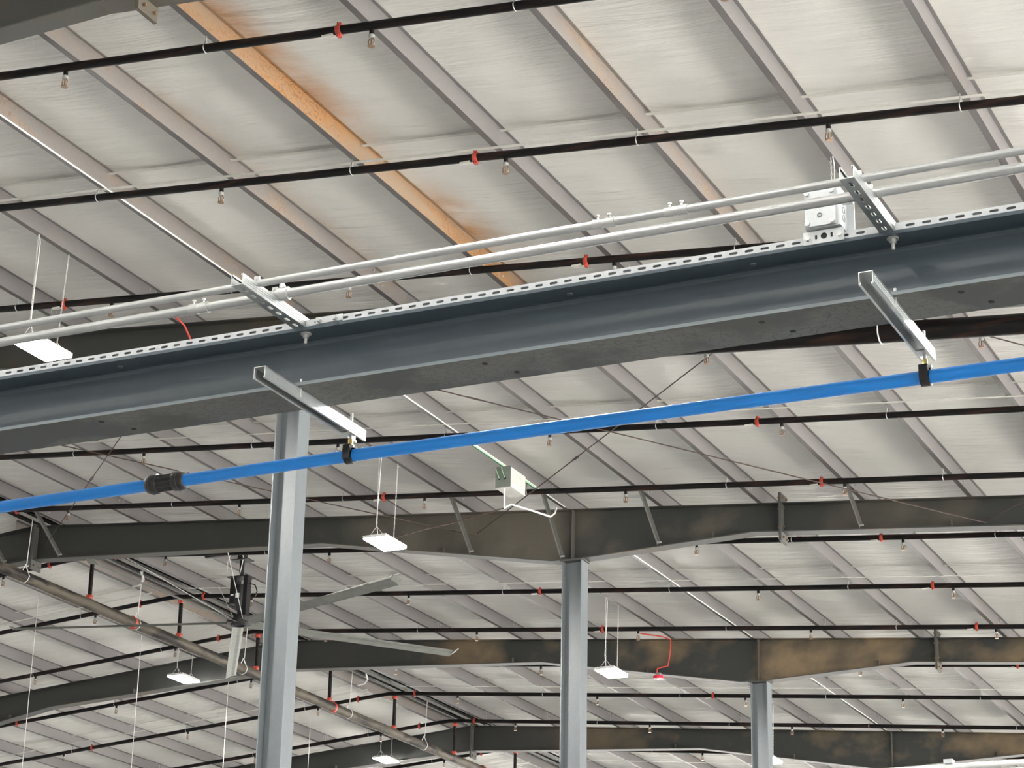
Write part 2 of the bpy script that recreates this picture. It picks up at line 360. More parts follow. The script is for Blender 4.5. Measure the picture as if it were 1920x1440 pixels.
# ------------------------------------------------------------------ rafters
def bottom(X):                                     # world z of web bottom
    d = abs(X - RIDGE); 
    pts = [(0, .53), (5.1, .39), (8.72, .725), (9.12, .70), (11.6, .385), (40, .385)]
    for (a, da), (b_, db) in zip(pts, pts[1:]):
        if a <= d <= b_: return roof(X) - (da + (db-da)*(d-a)/(b_-a))
FW = .10
raf_names = ['nearest rafter, dark grey, its lower flange crossing the top left corner',
             'dark grey rafter behind the foreground beam, carried by the nearest column',
             'tapered steel rafter with tan-stained web on the second column',
             'tapered steel rafter with ochre patches on the third column',
             'ochre-patched tapered rafter low in the view, behind the third column',
             'farthest grey rafter beyond the ochre-patched one']
for fi, Y in enumerate(FRAMES):
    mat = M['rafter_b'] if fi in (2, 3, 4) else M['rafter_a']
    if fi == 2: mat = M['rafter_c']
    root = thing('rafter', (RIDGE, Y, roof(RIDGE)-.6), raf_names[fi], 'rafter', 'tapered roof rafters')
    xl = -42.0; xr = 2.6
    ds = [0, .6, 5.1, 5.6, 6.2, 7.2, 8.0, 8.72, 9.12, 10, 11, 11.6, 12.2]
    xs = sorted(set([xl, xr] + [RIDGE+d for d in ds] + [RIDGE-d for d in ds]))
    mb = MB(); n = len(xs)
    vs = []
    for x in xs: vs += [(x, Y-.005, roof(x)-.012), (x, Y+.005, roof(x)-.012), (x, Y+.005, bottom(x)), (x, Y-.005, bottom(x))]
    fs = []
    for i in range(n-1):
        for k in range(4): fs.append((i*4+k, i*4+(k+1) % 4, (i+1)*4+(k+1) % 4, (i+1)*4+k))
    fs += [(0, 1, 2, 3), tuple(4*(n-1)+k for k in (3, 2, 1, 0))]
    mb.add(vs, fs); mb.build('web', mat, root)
    for nm, fn, th in (('top_flange', lambda x: roof(x)-.006, .006), ('bottom_flange', lambda x: bottom(x)-.006, .007)):
        mb = MB(); vs = []
        for x in xs: z = fn(x); vs += [(x, Y-FW, z-th), (x, Y+FW, z-th), (x, Y+FW, z+th), (x, Y-FW, z+th)]
        mb.add(vs, fs); mb.build(nm, M['rafter_edge'] if nm == 'bottom_flange' else mat, root)
    for x in (-12.13, 2*RIDGE+12.13):
        for sx in (0, ):
            MB().box((x+sx-.006, Y-FW, bottom(x+sx)), (x+sx+.006, Y+FW, roof(x)-.012)).build('stiffener', M['rafter_edge'], root)
    for x in (-9.15, 2*RIDGE+9.15, RIDGE):
        mb = MB(); up = .13 if x != RIDGE else .02; dn = .14 if x != RIDGE else .16
        for s in (-1, 1):
            mb.box((x+s*.009-.008, Y-.13, bottom(x)-dn), (x+s*.009+.008, Y+.13, roof(x)+up))
        for z in (bottom(x)-dn*.6, bottom(x)+.06, roof(x)-.08, roof(x)+up-.05):
            for yy in (-.07, .07):
                mb.mat(1).tube([(x-.045, Y+yy, z), (x+.045, Y+yy, z)], .013, 6); mb.mat(0)
        mb.build('splice_plate', [M['rafter_edge'], M['copper']], root)
    if fi >= 2:
        for x in (-4.0, -6.9, -10.1, -14.1, -16.6, -24.4, -27.2):
            MB().box((x-.004, Y-.09, bottom(x)+.002), (x+.004, Y-.01, bottom(x)+.09)).build('brace_tab', M['rafter_edge'], root)

# dark bars added along the ridge to draw its two dark lines
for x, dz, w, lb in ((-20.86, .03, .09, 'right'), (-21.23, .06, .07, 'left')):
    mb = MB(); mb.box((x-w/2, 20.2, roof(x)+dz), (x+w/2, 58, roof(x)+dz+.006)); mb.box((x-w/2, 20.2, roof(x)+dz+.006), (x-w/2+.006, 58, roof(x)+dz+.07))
    tag(mb.build('ridge_bar', M['pipe']), 'dark bar running along the ridge above the weathered pipe, %s of the pair' % lb, 'angle', 'dark ridge bars')

# diagonal flange braces on the near side of the second column's rafter
for x, lb in ((-8.07, 'right of the splice plate'), (-10.86, 'just right of the second column'), (-12.27, 'ending at the second column head'), (-13.65, 'left of the second column'),
              (-20.63, 'right of the ridge splice'), (-21.66, 'left of the ridge splice')):
    p = Vector((x+.02, 26.66, roof(x)+.03)); q = Vector((x-.02, 27.42, bottom(x)+.04))
    d = (q-p).normalized(); u = XA; w = d.cross(u).normalized()
    mb = MB().prism([(0, 0), (.045, 0), (.045, .004), (.004, .004), (.004, .045), (0, .045)], p, u, w, d, (q-p).length)
    mb.mat(1).tube([q+Vector((.0, -.03, .0)), q+Vector((.06, -.03, 0))], .014, 6)
    tag(mb.build('flange_brace', [M['brace'], M['zinc']]), 'slanting angle brace on the second column\'s rafter, %s' % lb, 'brace', 'slanting rafter braces')

# ------------------------------------------------------------------ columns
for i, lb in ((1, 'nearest steel column, large, standing behind the foreground beam'), (2, 'middle steel column under the tan-stained rafter'),
              (3, 'steel column at right under the ochre-patched rafter')):
    Y = FRAMES[i]; x = -12.12; zt = bottom(x)-.013
    root = thing('steel_column', (x, Y, 0), lb, 'column', 'steel columns in a row')
    t = .014; hx, hy = .145, .112
    mb = MB(); prof = [(-hx, -hy), (-hx+t, -hy), (-hx+t, -.005), (hx-t, -.005), (hx-t, -hy), (hx, -hy), (hx, hy), (hx-t, hy), (hx-t, .005), (-hx+t, .005), (-hx+t, hy), (-hx, hy)]
    mb.prism(prof, (x, Y, .02), XA, YA, ZA, zt-.035); mb.build('shaft', M['column'], root)
    MB().box((x-.17, Y-.12, zt-.016), (x+.17, Y+.12, zt)).build('cap_plate', M['rafter_edge'], root)
    MB().box((x-.22, Y-.2, 0), (x+.22, Y+.2, .02)).build('base_plate', M['column'], root)

# ------------------------------------------------------------------ foreground beam
BY, BW, BZ0, BZ1 = 5.75, .20, EYE+2.49, EYE+2.685
bx0, bx1 = -8.0, 2.4
root = thing('steel_beam', (0, BY+BW/2, BZ0), 'large blue-grey steel beam running across the whole foreground', 'beam')
mb = MB().box((bx0, BY+BW/2-.004, BZ0+.011), (bx1, BY+BW/2+.004, BZ1-.011))
for s in (-1, 1):                                  # root fillets
    for zc, sz in ((BZ0+.011, 1), (BZ1-.011, -1)):
        yc = BY+BW/2+s*.004; r = .014
        pr = [(0, 0), (s*r, 0), (s*r*.45, sz*r*.12), (s*r*.12, sz*r*.45), (0, sz*r)]
        mb.prism(pr, (bx0, yc, zc), YA, ZA, XA, bx1-bx0)
mb.build('web', M['beam'], root)
mb = MB().box((bx0, BY, BZ0), (bx1, BY+BW, BZ0+.011)); mb.mi = [0]*6
fl = mb
holes = MB()
fl.mi[0:6] = [0, 0, 1, 0, 0, 0]                    # near edge face takes the edge paint
ob = fl.build('bottom_flange', [M['beam_low'], M['beam_edge']], root)
MB().box((bx0, BY, BZ1-.011), (bx1, BY+BW, BZ1)).build('top_flange', M['beam'], root)
for x in (-4.25, -2.86, -1.98, -1.40):             # punched holes seen as dark discs
    for yy in (.05, .15):
        xx = x + (yy-.05)*.6
        MB().tube([(xx, BY+yy, BZ0-.0012), (xx, BY+yy, BZ0+.004)], .009, 14).build('bolt_hole', M['dark'], root)
for x in (-4.19, -2.58, -2.0, -0.9):
    MB().tube([(x, BY+.045, BZ1-.0125), (x, BY+.045, BZ1-.016)], .009, 12).build('plug', M['column'], root)
for x, lb in ((-7.9, 'left'), (2.3, 'right')):
    r = thing('beam_post', (x, BY+.1, 0), 'steel post standing under the %s end of the foreground beam' % lb, 'post')
    MB().box((x-.1, BY, 0), (x+.1, BY+.2, .02)).build('base_plate', M['column'], r)
    mb = MB(); mb.box((x-.08, BY+.02, .02), (x-.07, BY+.18, BZ0)); mb.box((x+.07, BY+.02, .02), (x+.08, BY+.18, BZ0)); mb.box((x-.07, BY+.096, .02), (x+.07, BY+.104, BZ0))
    mb.build('shaft', M['column'], r)

# ------------------------------------------------------------------ strut channels
ST = .041; TH = .0025; CH = .036
def slotted_plate(mb, o, U, V, D, L, w, pitch=.0508, sl=.0286, sh=.0105, first=.03, th=TH):
    """plate of length L along D, width w along V, thickness along U, with a row of slots cut through"""
    o = Vector(o); h0, h1 = (w-sh)/2, (w+sh)/2
    def slab(a, b_, c, d): 
        vs = [o + D*x + V*y + U*z for x in (a, b_) for y in (c, d) for z in (0, th)]
        mb.add(vs, [(0, 1, 3, 2), (4, 6, 7, 5), (0, 4, 5, 1), (2, 3, 7, 6), (0, 2, 6, 4), (1, 5, 7, 3)])
    slab(0, L, 0, h0); slab(0, L, h1, w)
    x = 0; s = first
    while s + sl < L - .008:
        slab(x, s, h0, h1)
        # rounded slot ends
        r = sh/2
        for ex, sg in ((s, 1), (s+sl, -1)):
            for q in (0, 1):
                yb = h0 if q == 0 else h1; sy = 1 if q == 0 else -1
                vs = []
                for (dx, dy) in ((0, 0), (r, 0), (r*.3, r*.3), (0, r)):
                    for z in (0, th): vs.append(o + D*(ex+sg*dx) + V*(yb+sy*dy) + U*z)
                mb.add(vs, [(0, 2, 4, 6), (1, 7, 5, 3), (2, 3, 5, 4), (4, 5, 7, 6)])
        x = s+sl; s += pitch
    slab(x, L, h0, h1)
def strut(mb, o, D, L, A, B, slots=False, ST=.041, H=.041, pitch=.0508, sl=.0286, sh=.0125):
    """C channel: back plate in plane spanned by D and A (width), legs rising along B, lips turned in"""
    o = Vector(o)
    if slots: slotted_plate(mb, o, B, A, D, L, ST, pitch, sl, sh)
    else: mb.prism([(0, 0), (ST, 0), (ST, TH), (0, TH)], o, A, B, D, L)
    for s in (0, 1):
        f = (lambda x: x) if s == 0 else (lambda x: ST-x)
        lp = min(.0068, ST*.3); pr = [(f(0), TH*.5), (f(TH), TH*.5), (f(TH), H-TH), (f(lp-TH*.7), H-TH), (f(lp-TH*.7), H-.007), (f(lp), H-.007), (f(lp), H), (f(0), H)]
        mb.prism(pr, o, A, B, D, L)
        for g in (H*.3, H*.5, H*.68):               # shallow grooves rolled into the legs
            mb.prism([(f(-.0006), g), (f(.0004), g-.0012), (f(.0004), g+.0012)], o, A, B, D, L)
# long slotted channels lying on the top flange, web towards the camera
for a, b_, lb in ((-7.6, -3.513, 'left of the left bracket'), (-3.467, -1.614, 'between the two upper brackets'), (-1.566, 1.8, 'right of the right bracket')):
    mb = MB(); strut(mb, (a, BY+.004, BZ1), XA, b_-a, ZA, YA, slots=True, ST=.0235, H=.041, pitch=.0475, sl=.0265, sh=.0078)
    ob = mb.build('slotted_channel', M['slot'])
    tag(ob, 'long slotted galvanised channel on top of the foreground beam, %s' % lb, 'channel', 'slotted channels along the beam')
# upper cross channels, open side up, carrying the conduits
for x, lb in ((-3.49, 'left'), (-1.59, 'right')):
    root = thing('upper_channel_bracket', (x, BY, BZ1), 'upper %s slotted bracket channel sticking out from the beam top under the conduits' % lb, 'bracket', 'upper bracket channels')
    mb = MB(); strut(mb, (x-ST/2, 5.378, BZ1), YA, .60, XA, ZA, slots=True, H=CH); mb.build('channel', M['strut'], root)
    yb = BY+.028
    MB().tube([(x+.01, yb, BZ1-.045), (x+.01, yb, BZ1+.014)], .0052, 10).build('bolt', M['zinc'], root)
    MB().tube([(x+.01, yb, BZ1-.0145), (x+.01, yb, BZ1-.011)], .017, 18).build('washer', M['zinc'], root)
    MB().tube([(x+.01, yb, BZ1-.026), (x+.01, yb, BZ1-.0145)], .0095, 6, smooth=False).build('nut', M['zinc'], root)
# joint plate and bolts on the slotted channel beside the left bracket
r = thing('channel_joint_plate', (-3.40, BY-.002, BZ1), 'small galvanised joint plate with two bolts beside the left upper bracket', 'plate')
MB().box((-3.43, BY-.001, BZ1+.003), (-3.335, BY+.0035, BZ1+.024)).build('plate', M['slot'], r)
for x in (-3.415, -3.36):
    MB().tube([(x, BY-.014, BZ1+.012), (x, BY, BZ1+.012)], .008, 6, smooth=False).build('bolt', M['zinc'], r)
# lower cross channels, open side down, carrying the blue pipe
for x, lb in ((-3.505, 'left'), (-1.60, 'right')):
    root = thing('lower_channel_bracket', (x, BY, BZ0), 'lower %s galvanised bracket channel under the beam holding the blue pipe' % lb, 'bracket', 'lower bracket channels')
    mb = MB(); y1 = 6.20 if lb == 'left' else 6.19
    strut(mb, (x+ST/2, 5.56, BZ0-.0003), YA, y1-5.56, -XA, -ZA, H=.038); mb.build('channel', M['strut'], root)
    MB().tube([(x+.022, BY+.02, BZ0-.03), (x+.022, BY+.02, BZ0+.028)], .0042, 8).build('bolt', M['zinc'], root)
    MB().box((x-.016, 6.10, BZ0-.036), (x+.016, 6.145, BZ0-.030)).build('channel_nut', M['zinc'], root)
    c = thing('pipe_clip', (x, 6.13, EYE+2.382), 'black clip on a threaded rod holding the blue pipe under the %s bracket' % lb, 'clip', 'black pipe clips')
    PX = x+.004
    MB().tube([(PX, 6.13, EYE+2.41), (PX, 6.13, EYE+2.527)], .005, 10).build('threaded_rod', M['zinc'], c)
    MB().tube([(PX, 6.13, EYE+2.412), (PX, 6.13, EYE+2.438)], .0085, 6, smooth=False).build('brass_nut', M['brass'], c)
    mb = MB(); mb.tube([(PX-.014, 6.13, EYE+2.382), (PX+.014, 6.13, EYE+2.382)], .0275, 20)
    mb.box((PX-.014, 6.103, EYE+2.378), (PX+.014, 6.157, EYE+2.414))
    mb.box((PX-.012, 6.098, EYE+2.366), (PX+.012, 6.162, EYE+2.398))
    mb.build('clip_body', M['black'], c)
    MB().tube([(PX+.012, 6.105, EYE+2.404), (PX+.026, 6.105, EYE+2.404)], .005, 8).build('screw', M['zinc'], c)

# ------------------------------------------------------------------ conduits on the brackets
def wing_coupling(parent, x, y, z, r):
    mb = MB()
    mb.tube([(x-.034, y, z), (x-.006, y, z)], r+.0028, 16); mb.tube([(x-.006, y, z), (x+.006, y, z)], r+.0012, 16); mb.tube([(x+.006, y, z), (x+.034, y, z)], r+.0028, 16)
    for s in (-1, 1):
        xx = x+s*.018
        mb.tube([(xx, y-.004, z+r), (xx, y-.004, z+r+.009)], .0035, 8); mb.tube([(xx, y-.004, z+r+.009), (xx, y-.004, z+r+.014)], .0062, 8)
    return mb.build('coupling', M['zinc'], parent)
CZ = BZ1+CH
for nm, y, rr, cps, lb in (('a', 5.49, .0117, [(-2.34), (-2.12)], 'upper'), ('b', 5.597, .0146, [-3.765], 'lower')):
    z = CZ+rr
    root = thing('conduit', (-3, y, z), '%s of the two round galvanised conduits running above the foreground beam' % lb, 'conduit', 'galvanised conduits above the beam')
    MB().tube([(-7.6, y, z), (1.8, y, z)], rr, 24).build('tube', M['conduit'], root)
    for x in cps: wing_coupling(root, x, y, z, rr)
    for x in (-3.49, -1.59):
        mb = MB().ring((x, y, z), XA, rr+.002, .0022, 16, 6)
        mb.box((x-.009, y-rr-.005, z-rr-.002), (x+.009, y+rr+.005, z-rr+.001)); mb.box((x-.009, y-.004, z+rr), (x+.009, y+.004, z+rr+.012))
        mb.build('strap_clamp', M['zinc'], root)
r = thing('conduit_fitting', (-3.45, 5.63, CZ), 'round bright fitting on the conduits behind the left upper bracket', 'fitting')
MB().tube([(-3.468, 5.60, CZ+.036), (-3.462, 5.60, CZ+.036)], .017, 20).build('disc', M['zinc'], r)
MB().tube([(-3.475, 5.597, CZ+.0146), (-3.44, 5.597, CZ+.0146)], .021, 20).build('collar', M['zinc'], r)
MB().tube([(-3.473, 5.60, CZ+.036), (-3.457, 5.60, CZ+.036)], .006, 10).build('screw', M['zinc'], r)

# ------------------------------------------------------------------ junction box on the slotted channel
bxc, byc = -1.770, 5.83
root = thing('junction_box', (bxc, byc, BZ1), 'square cast metal junction box on the beam beside the right upper bracket', 'junction box')
z0 = EYE+2.725; z1 = EYE+2.845; hw = .052
mb = MB().box((bxc-hw, 5.735, z0), (bxc+hw, 5.80, z1)); mb.build('box_body', M['box'], root)
mb = MB().box((bxc-hw+.002, 5.728, z0+.003), (bxc+hw-.012, 5.735, z1-.003)); mb.build('cover', M['box'], root)
MB().box((bxc-.045, 5.80, BZ1+.001), (bxc+hw+.022, 5.806, z1+.004)).build('back_plate', M['box'], root)
for dx in (-.043, .031):
    for zz in (z0+.012, z1-.014):
        MB().tube([(bxc+dx, 5.722, zz), (bxc+dx, 5.730, zz)], .0075, 12).build('cover_screw', M['zinc'], root)
for zz in (z0+.035, z0+.085):
    MB().ring((bxc-.006, 5.727, zz), YA, .006, .0018, 14, 5).build('knockout', M['greybox'], root)
MB().tube([(bxc-.014, 5.77, z0-.026), (bxc-.014, 5.77, z0)], .014, 16).build('nipple', M['greybox'], root)
MB().ring((bxc-.014, 5.77, z0-.002), ZA, .018, .003, 16, 6).build('locknut', M['zinc'], root)
MB().tube([(bxc+hw, 5.765, z0+.08), (bxc+hw+.03, 5.765, z0+.08)], .009, 12).build('side_nipple', M['zinc'], root)
MB().tube([(bxc+.02, 5.775, z0-.028), (bxc+.02, 5.775, z0)], .005, 10).build('stud', M['zinc'], root)
for zz in (z0+.03, z0+.055, z0+.085):
    MB().ring((bxc+hw+.0005, 5.768, zz), XA, .010, .0012, 14, 5).build('side_knockout', M['greybox'], root)
root = thing('perforated_plate', (bxc, BY, BZ1), 'short bright plate with holes bolted to the channel below the junction box', 'plate')
pm = MB(); pm.box((bxc-.062, BY-.004, BZ1-.004), (bxc+.058, BY-.0005, BZ1+.036)); pm.build('plate', M['box'], root)
for dx, rr, nmx in ((-.048, .008, 'bolt'), (.045, .008, 'bolt')):
    MB().tube([(bxc+dx, BY-.012, BZ1+.014), (bxc+dx, BY-.004, BZ1+.014)], rr, 6, smooth=False).build(nmx, M['zinc'], root)
for dx, w, h in ((-.024, .006, .012), (.022, .006, .014)):
    MB().box((bxc+dx-w/2, BY-.0046, BZ1+.010), (bxc+dx+w/2, BY-.0039, BZ1+.010+h)).build('slot', M['dark'], root)
MB().tube([(bxc-.001, BY-.0047, BZ1+.017), (bxc-.001, BY-.0038, BZ1+.017)], .0095, 16).build('hole', M['dark'], root)

# ------------------------------------------------------------------ blue compressed-air pipe
PZ = EYE+2.382
root = thing('air_pipe', (-3, 6.13, PZ), 'bright blue pipe hanging below the foreground beam', 'pipe')
MB().tube([(x, 6.13 + .02*max(0, (-3.5-x))/.8, PZ) for x in (-7.6, -3.5)] + [(-2.53, 6.13, PZ+.0015), (-1.6, 6.13, PZ), (2.0, 6.13, PZ)], .0205, 28).build('tube', M['blue'], root)
mb = MB(); xc = -4.215; yy = 6.148
mb.tube([(xc-.075, yy, PZ), (xc-.072, yy, PZ), (xc-.055, yy, PZ), (xc-.034, yy, PZ), (xc-.030, yy, PZ)], [.024, .030, .0345, .0345, .029], 28)
mb.tube([(xc-.03, yy, PZ), (xc+.032, yy, PZ)], .0275, 28)
mb.tube([(xc+.030, yy, PZ), (xc+.034, yy, PZ), (xc+.055, yy, PZ), (xc+.072, yy, PZ), (xc+.075, yy, PZ)], [.029, .0345, .0345, .030, .024], 28)
for a in range(8):
    an = a*math.pi/4
    mb.box((xc-.03, yy+math.cos(an)*.027-.003, PZ+math.sin(an)*.027-.003), (xc+.032, yy+math.cos(an)*.027+.003, PZ+math.sin(an)*.027+.003))
mb.build('coupler', M['black'], root)['label'] = 'ribbed black coupler'
for s in (-1, 1):
    MB().ring((xc+s*.053, yy, PZ), XA, .0345, .0016, 28, 6).build('coupler_collar', M['black'], root)

# ------------------------------------------------------------------ sprinkler piping
mbh = MB()                                         # a pendent sprinkler head hanging at the origin
mbh.tube([(0, 0, .0), (0, 0, -.045)], .017, 10)
mbh.mat(1).tube([(0, 0, -.045), (0, 0, -.070)], .021, 8)
mbh.mat(2)
for s in (-1, 1): mbh.tube([(s*.012, 0, -.068), (s*.023, 0, -.090), (s*.020, 0, -.112), (0, 0, -.126)], .0045, 5)
mbh.tube([(0, 0, -.07), (0, 0, -.118)], .006, 6)
mbh.tube([(0, 0, -.126), (0, 0, -.131)], .025, 12)
for v in mbh.v: v *= 1.2
head_me = proto_mesh(mbh, 'sprinkler_head', [M['pipe'], M['zinc'], M['copper']])
def hanger_mesh(R, rise):
    m_ = MB()
    m_.tube([(0, 0, R+.035), (0, -R*.7, R*.55), (0, -R-.004, -R*.1), (0, -R*.72, -R*.72), (0, 0, -R-.004), (0, R*.72, -R*.72), (0, R+.004, -R*.1), (0, R*.7, R*.55), (0, 0, R+.035)], .0055, 5)
    m_.tube([(0, 0, R+.02), (0, 0, rise)], .0048, 6); m_.tube([(0, 0, R+.03), (0, 0, R+.042)], .010, 6)
    return proto_mesh(m_, 'pipe_hanger', M['zinc'])
def coupling_mesh(R, axis=XA, L=.045):
    m_ = MB(); a = axis
    m_.tube([-a*L/2, -a*L/4, a*L/4, a*L/2], [R+.005, R+.011, R+.011, R+.005], 16)
    for s in (-1, 1):
        w = a.cross(ZA).normalized() if abs(a.z) < .9 else YA
        v = Vector((0, 0, 1)) if abs(a.z) < .9 else XA
        c = v*(R+.014)*s if abs(a.z) < .9 else w*(R+.014)*s
        m_.obox(c, a, w, v, L*.36, .018, .010)
        m_.tube([c - w*.030, c + w*.034], .008, 6)
    return proto_mesh(m_, 'coupling', M['red'])
R1 = .037; DROP = .115
tag_me = proto_mesh(MB().box((-.05, -.022, -R1-.0035), (.05, .02, -R1+.012)), 'pipe_tag', M['strap'])
hang_me = hanger_mesh(R1, DROP); coup_me = coupling_mesh(R1); coupv_me = coupling_mesh(.042, ZA, .06)
PIPEY = [13.87, 16.34, 18.8, 21.33, 23.8, 26.2, 28.78, 31.35, 33.84, 36.46, 39.02, 41.66, 44.6]
HANG0 = {13.87: 1}
MAINX = -21.02; MAINZ = EYE+9.30; MR = .086
pl = ['nearest black sprinkler pipe, crossing the top left of the view', 'second black sprinkler pipe, crossing the upper view from edge to edge',
      'black sprinkler pipe just above and behind the galvanised conduits', 'black sprinkler pipe passing under the thick pipe at right',
      'black sprinkler pipe seen just below the foreground beam', 'black sprinkler pipe just above the tan-stained rafter',
      'black sprinkler pipe just below the tan-stained rafter', 'black sprinkler pipe at the height of the fan motor, midway between two rafters',
      'black sprinkler pipe just above the ochre rafter on the third column', 'black sprinkler pipe just below the ochre rafter on the third column',
      'black sprinkler pipe midway between the third and fourth column rafters', 'black sprinkler pipe just above the lowest ochre-patched rafter',
      'black sprinkler pipe just below the lowest ochre-patched rafter', 'farthest black sprinkler pipe at the bottom edge']
for i, Y in enumerate(PIPEY):
    root = thing('sprinkler_pipe', (RIDGE, Y, roof(RIDGE)-DROP), pl[i], 'pipe', 'black sprinkler branch pipes')
    zc = lambda x: roof(x)-DROP
    pts = [(x, Y, zc(x)) for x in (1.5, -8, -14, RIDGE+.35)] + [(RIDGE, Y, zc(RIDGE)-.008)]
    lend = -38 if i >= 5 else -24
    pts += [(x, Y, zc(x)) for x in (RIDGE-.35, -27, lend)]
    MB().tube(pts, R1, 14).build('pipe_run', M['pipe'], root)
    ks = range(-1, 6) if i >= 4 else range(-1, 4)
    for k in range(-1, 6):
        x = -4.97-2.935*k
        if i == 0 and (k in (0, )) : pass
        if x > -1.2: continue
        inst('sprinkler_head', head_me, root, (x, Y, zc(x)-R1+.008))
    if i >= 5:
        for k in range(0, 4):
            x = -22.74-3.03*k; inst('sprinkler_head', head_me, root, (x, Y, zc(x)-R1+.008))
    for x in (-2.0, -8.2, -14.4, -20.58):
        inst('coupling', coup_me, root, (x, Y, zc(x)))
        if x > -20: inst('pipe_tag', tag_me, root, (x-.10, Y, zc(x)))
    if i >= 5: inst('coupling', coup_me, root, (-21.84, Y, zc(-21.84))); inst('coupling', coup_me, root, (-28.1, Y, zc(-28.1)))
    for k in range(0, 12, 2):
        x = -3.88-1.396*k+.01
        if i in (3, ): x -= 1.396
        if x < -19: continue
        inst('pipe_hanger', hang_me, root, (x, Y, zc(x)))
    if i >= 5:
        for x in PUR_L[1::2]: inst('pipe_hanger', hang_me, root, (x+.01, Y, zc(x)))
    if i >= 5:                                     # riser from the main below
        zt = zc(MAINX)-R1+.01
        rs = MB().tube([(MAINX, Y, MAINZ+MR-.01), (MAINX, Y, zt)], .034, 12).build('riser', M['pipe'], root)
        inst('riser_coupling', coupv_me, root, (MAINX, Y, zt-.06)); inst('riser_coupling', coupv_me, root, (MAINX, Y, MAINZ+MR+.03))
# main under the ridge
root = thing('sprinkler_main', (MAINX, 30, MAINZ), 'thick weathered pipe running away under the ridge with short risers', 'pipe')
MB().tube([(MAINX, 20.5, MAINZ), (MAINX, 52, MAINZ)], MR, 24).build('pipe_run', M['main'], root)
cm = coupling_mesh(MR, YA, .075)
for y in (23.55, 30.0, 36.6, 43.0): inst('coupling', cm, root, (MAINX, y, MAINZ))
for y in (24.0, 27.1, 30.1, 33.4, 37.2, 40.3):
    zr = roof(MAINX)
    mb = MB().tube([(MAINX+.02, y, MAINZ+MR+.10), (MAINX+.05, y, zr-.0)], .007, 6)
    mb.tube([(MAINX, y, MAINZ+MR+.11), (MAINX-MR*.75, y, MAINZ+MR*.72), (MAINX-MR-.006, y, MAINZ), (MAINX-MR*.7, y, MAINZ-MR*.74), (MAINX, y, MAINZ-MR-.007), (MAINX+MR*.7, y, MAINZ-MR*.74), (MAINX+MR+.006, y, MAINZ), (MAINX+MR*.75, y, MAINZ+MR*.72), (MAINX, y, MAINZ+MR+.11)], .008, 6)
    mb.build('pipe_hanger', M['wire'], root)
# thick cross main behind the foreground beam
root = thing('cross_main', (-8, 20.85, roof(-8)-.28), 'thick dark pipe emerging from behind the beam at the right edge', 'pipe')
MB().tube([(x, 20.85, roof(x)-.262) for x in (1.5, -19.5)], .105, 28).build('pipe_run', M['pipe'], root)
for x in (-3.2, -5.87, -9.5, -11.8, -15.0):
    z = roof(x)-.262; R = .11
    mb = MB().tube([(x, 20.85, z+R+.04), (x, 20.85, roof(x)+.01)], .007, 6)
    mb.tube([(x, 20.85+R*math.sin(a*math.pi/8), z+R*math.cos(a*math.pi/8)) for a in range(17)], .008, 6)
    mb.build('pipe_hanger', M['white'], root)

# ------------------------------------------------------------------ high-bay lights on chains
LAMPS = []
def highbay(x, y, z, zt, label, ya, yb):
    root = thing('highbay_light', (x, y, z), label, 'light', 'rectangular high-bay lights')
    LAMPS.append(root)
    hx, hy = .165, .29
    mb = MB().box((x-hx, y-hy, z), (x+hx, y+hy, z+.035)); mb.box((x-.08, y-.14, z+.035), (x+.08, y+.14, z+.075))
    for k in range(7): mb.box((x-.15, y-.25+k*.078, z+.035), (x+.15, y-.243+k*.078, z+.05))
    mb.build('housing', M['white'], root)
    MB().box((x-hx+.008, y-hy+.008, z-.014), (x+hx-.008, y+hy-.008, z)).build('diffuser', M['glow'], root)
    for yy in (ya, yb):
        s = -1 if yy == ya else 1
        mb = MB(); top = Vector((x, yy, zt)); bot = Vector((x, y+s*hy*.8, z+.16)); L = (top-bot).length; n = int(L/.030)
        for k in range(n):
            c = top + (bot-top)*((k+.5)/n); d = (bot-top).normalized(); side = XA if k % 2 else YA
            h = .019; w = .006
            mb.tube([c-d*h+side*0, c-d*h*.5+side*w, c+d*h*.5+side*w, c+d*h, c+d*h*.5-side*w, c-d*h*.5-side*w, c-d*h], .0027, 4)
        for q in (-1, 1): mb.tube([bot, (x+q*.10, y+s*hy*.8, z+.035)], .0035, 5)
        mb.build('chain', M['wire'], root)
    mb = MB().tube([(x+.02, ya-.02, zt+.02), (x+.03, ya, zt-.1), (x+.015, ya+.005, (zt+z)/2+.1), (x-.04, y-hy*.6, z+.25), (x-.05, y-.1, z+.07)], .0055, 6)
    mb.tube([(x+.02, ya-.7, zt+.012), (x+.02, ya-.35, zt+.006), (x+.02, ya-.02, zt+.02)], .006, 6)
    mb.build('power_cord', M['white'], root)
highbay(-13.63, 17.5, EYE+8.40, roof(-13.63), 'bright high-bay light at the left edge above the foreground beam', 17.26, 17.79)
highbay(-13.62, 24.85, EYE+8.40, roof(-13.62), 'bright high-bay light between the nearest and middle columns', 24.61, 25.12)
highbay(-13.66, 32.45, EYE+8.41, roof(-13.66), 'bright high-bay light just right of the middle column', 32.2, 32.72)
highbay(-13.68, 40.0, EYE+8.46, roof(-13.68), 'high-bay light partly hidden behind the right column', 39.7, 40.3)
highbay(-22.93, 34.45, EYE+9.52, roof(-22.93), 'bright high-bay light left of the nearest column, below the weathered pipe', 34.2, 34.7)
highbay(-22.95, 42.3, EYE+9.52, roof(-22.95), 'bright high-bay light at the bottom edge, below the weathered pipe', 42.05, 42.55)
highbay(-5.24, 17.5, EYE+7.72, roof(-5.24), 'high-bay light hidden behind the junction box, its chain showing above', 17.27, 17.8)

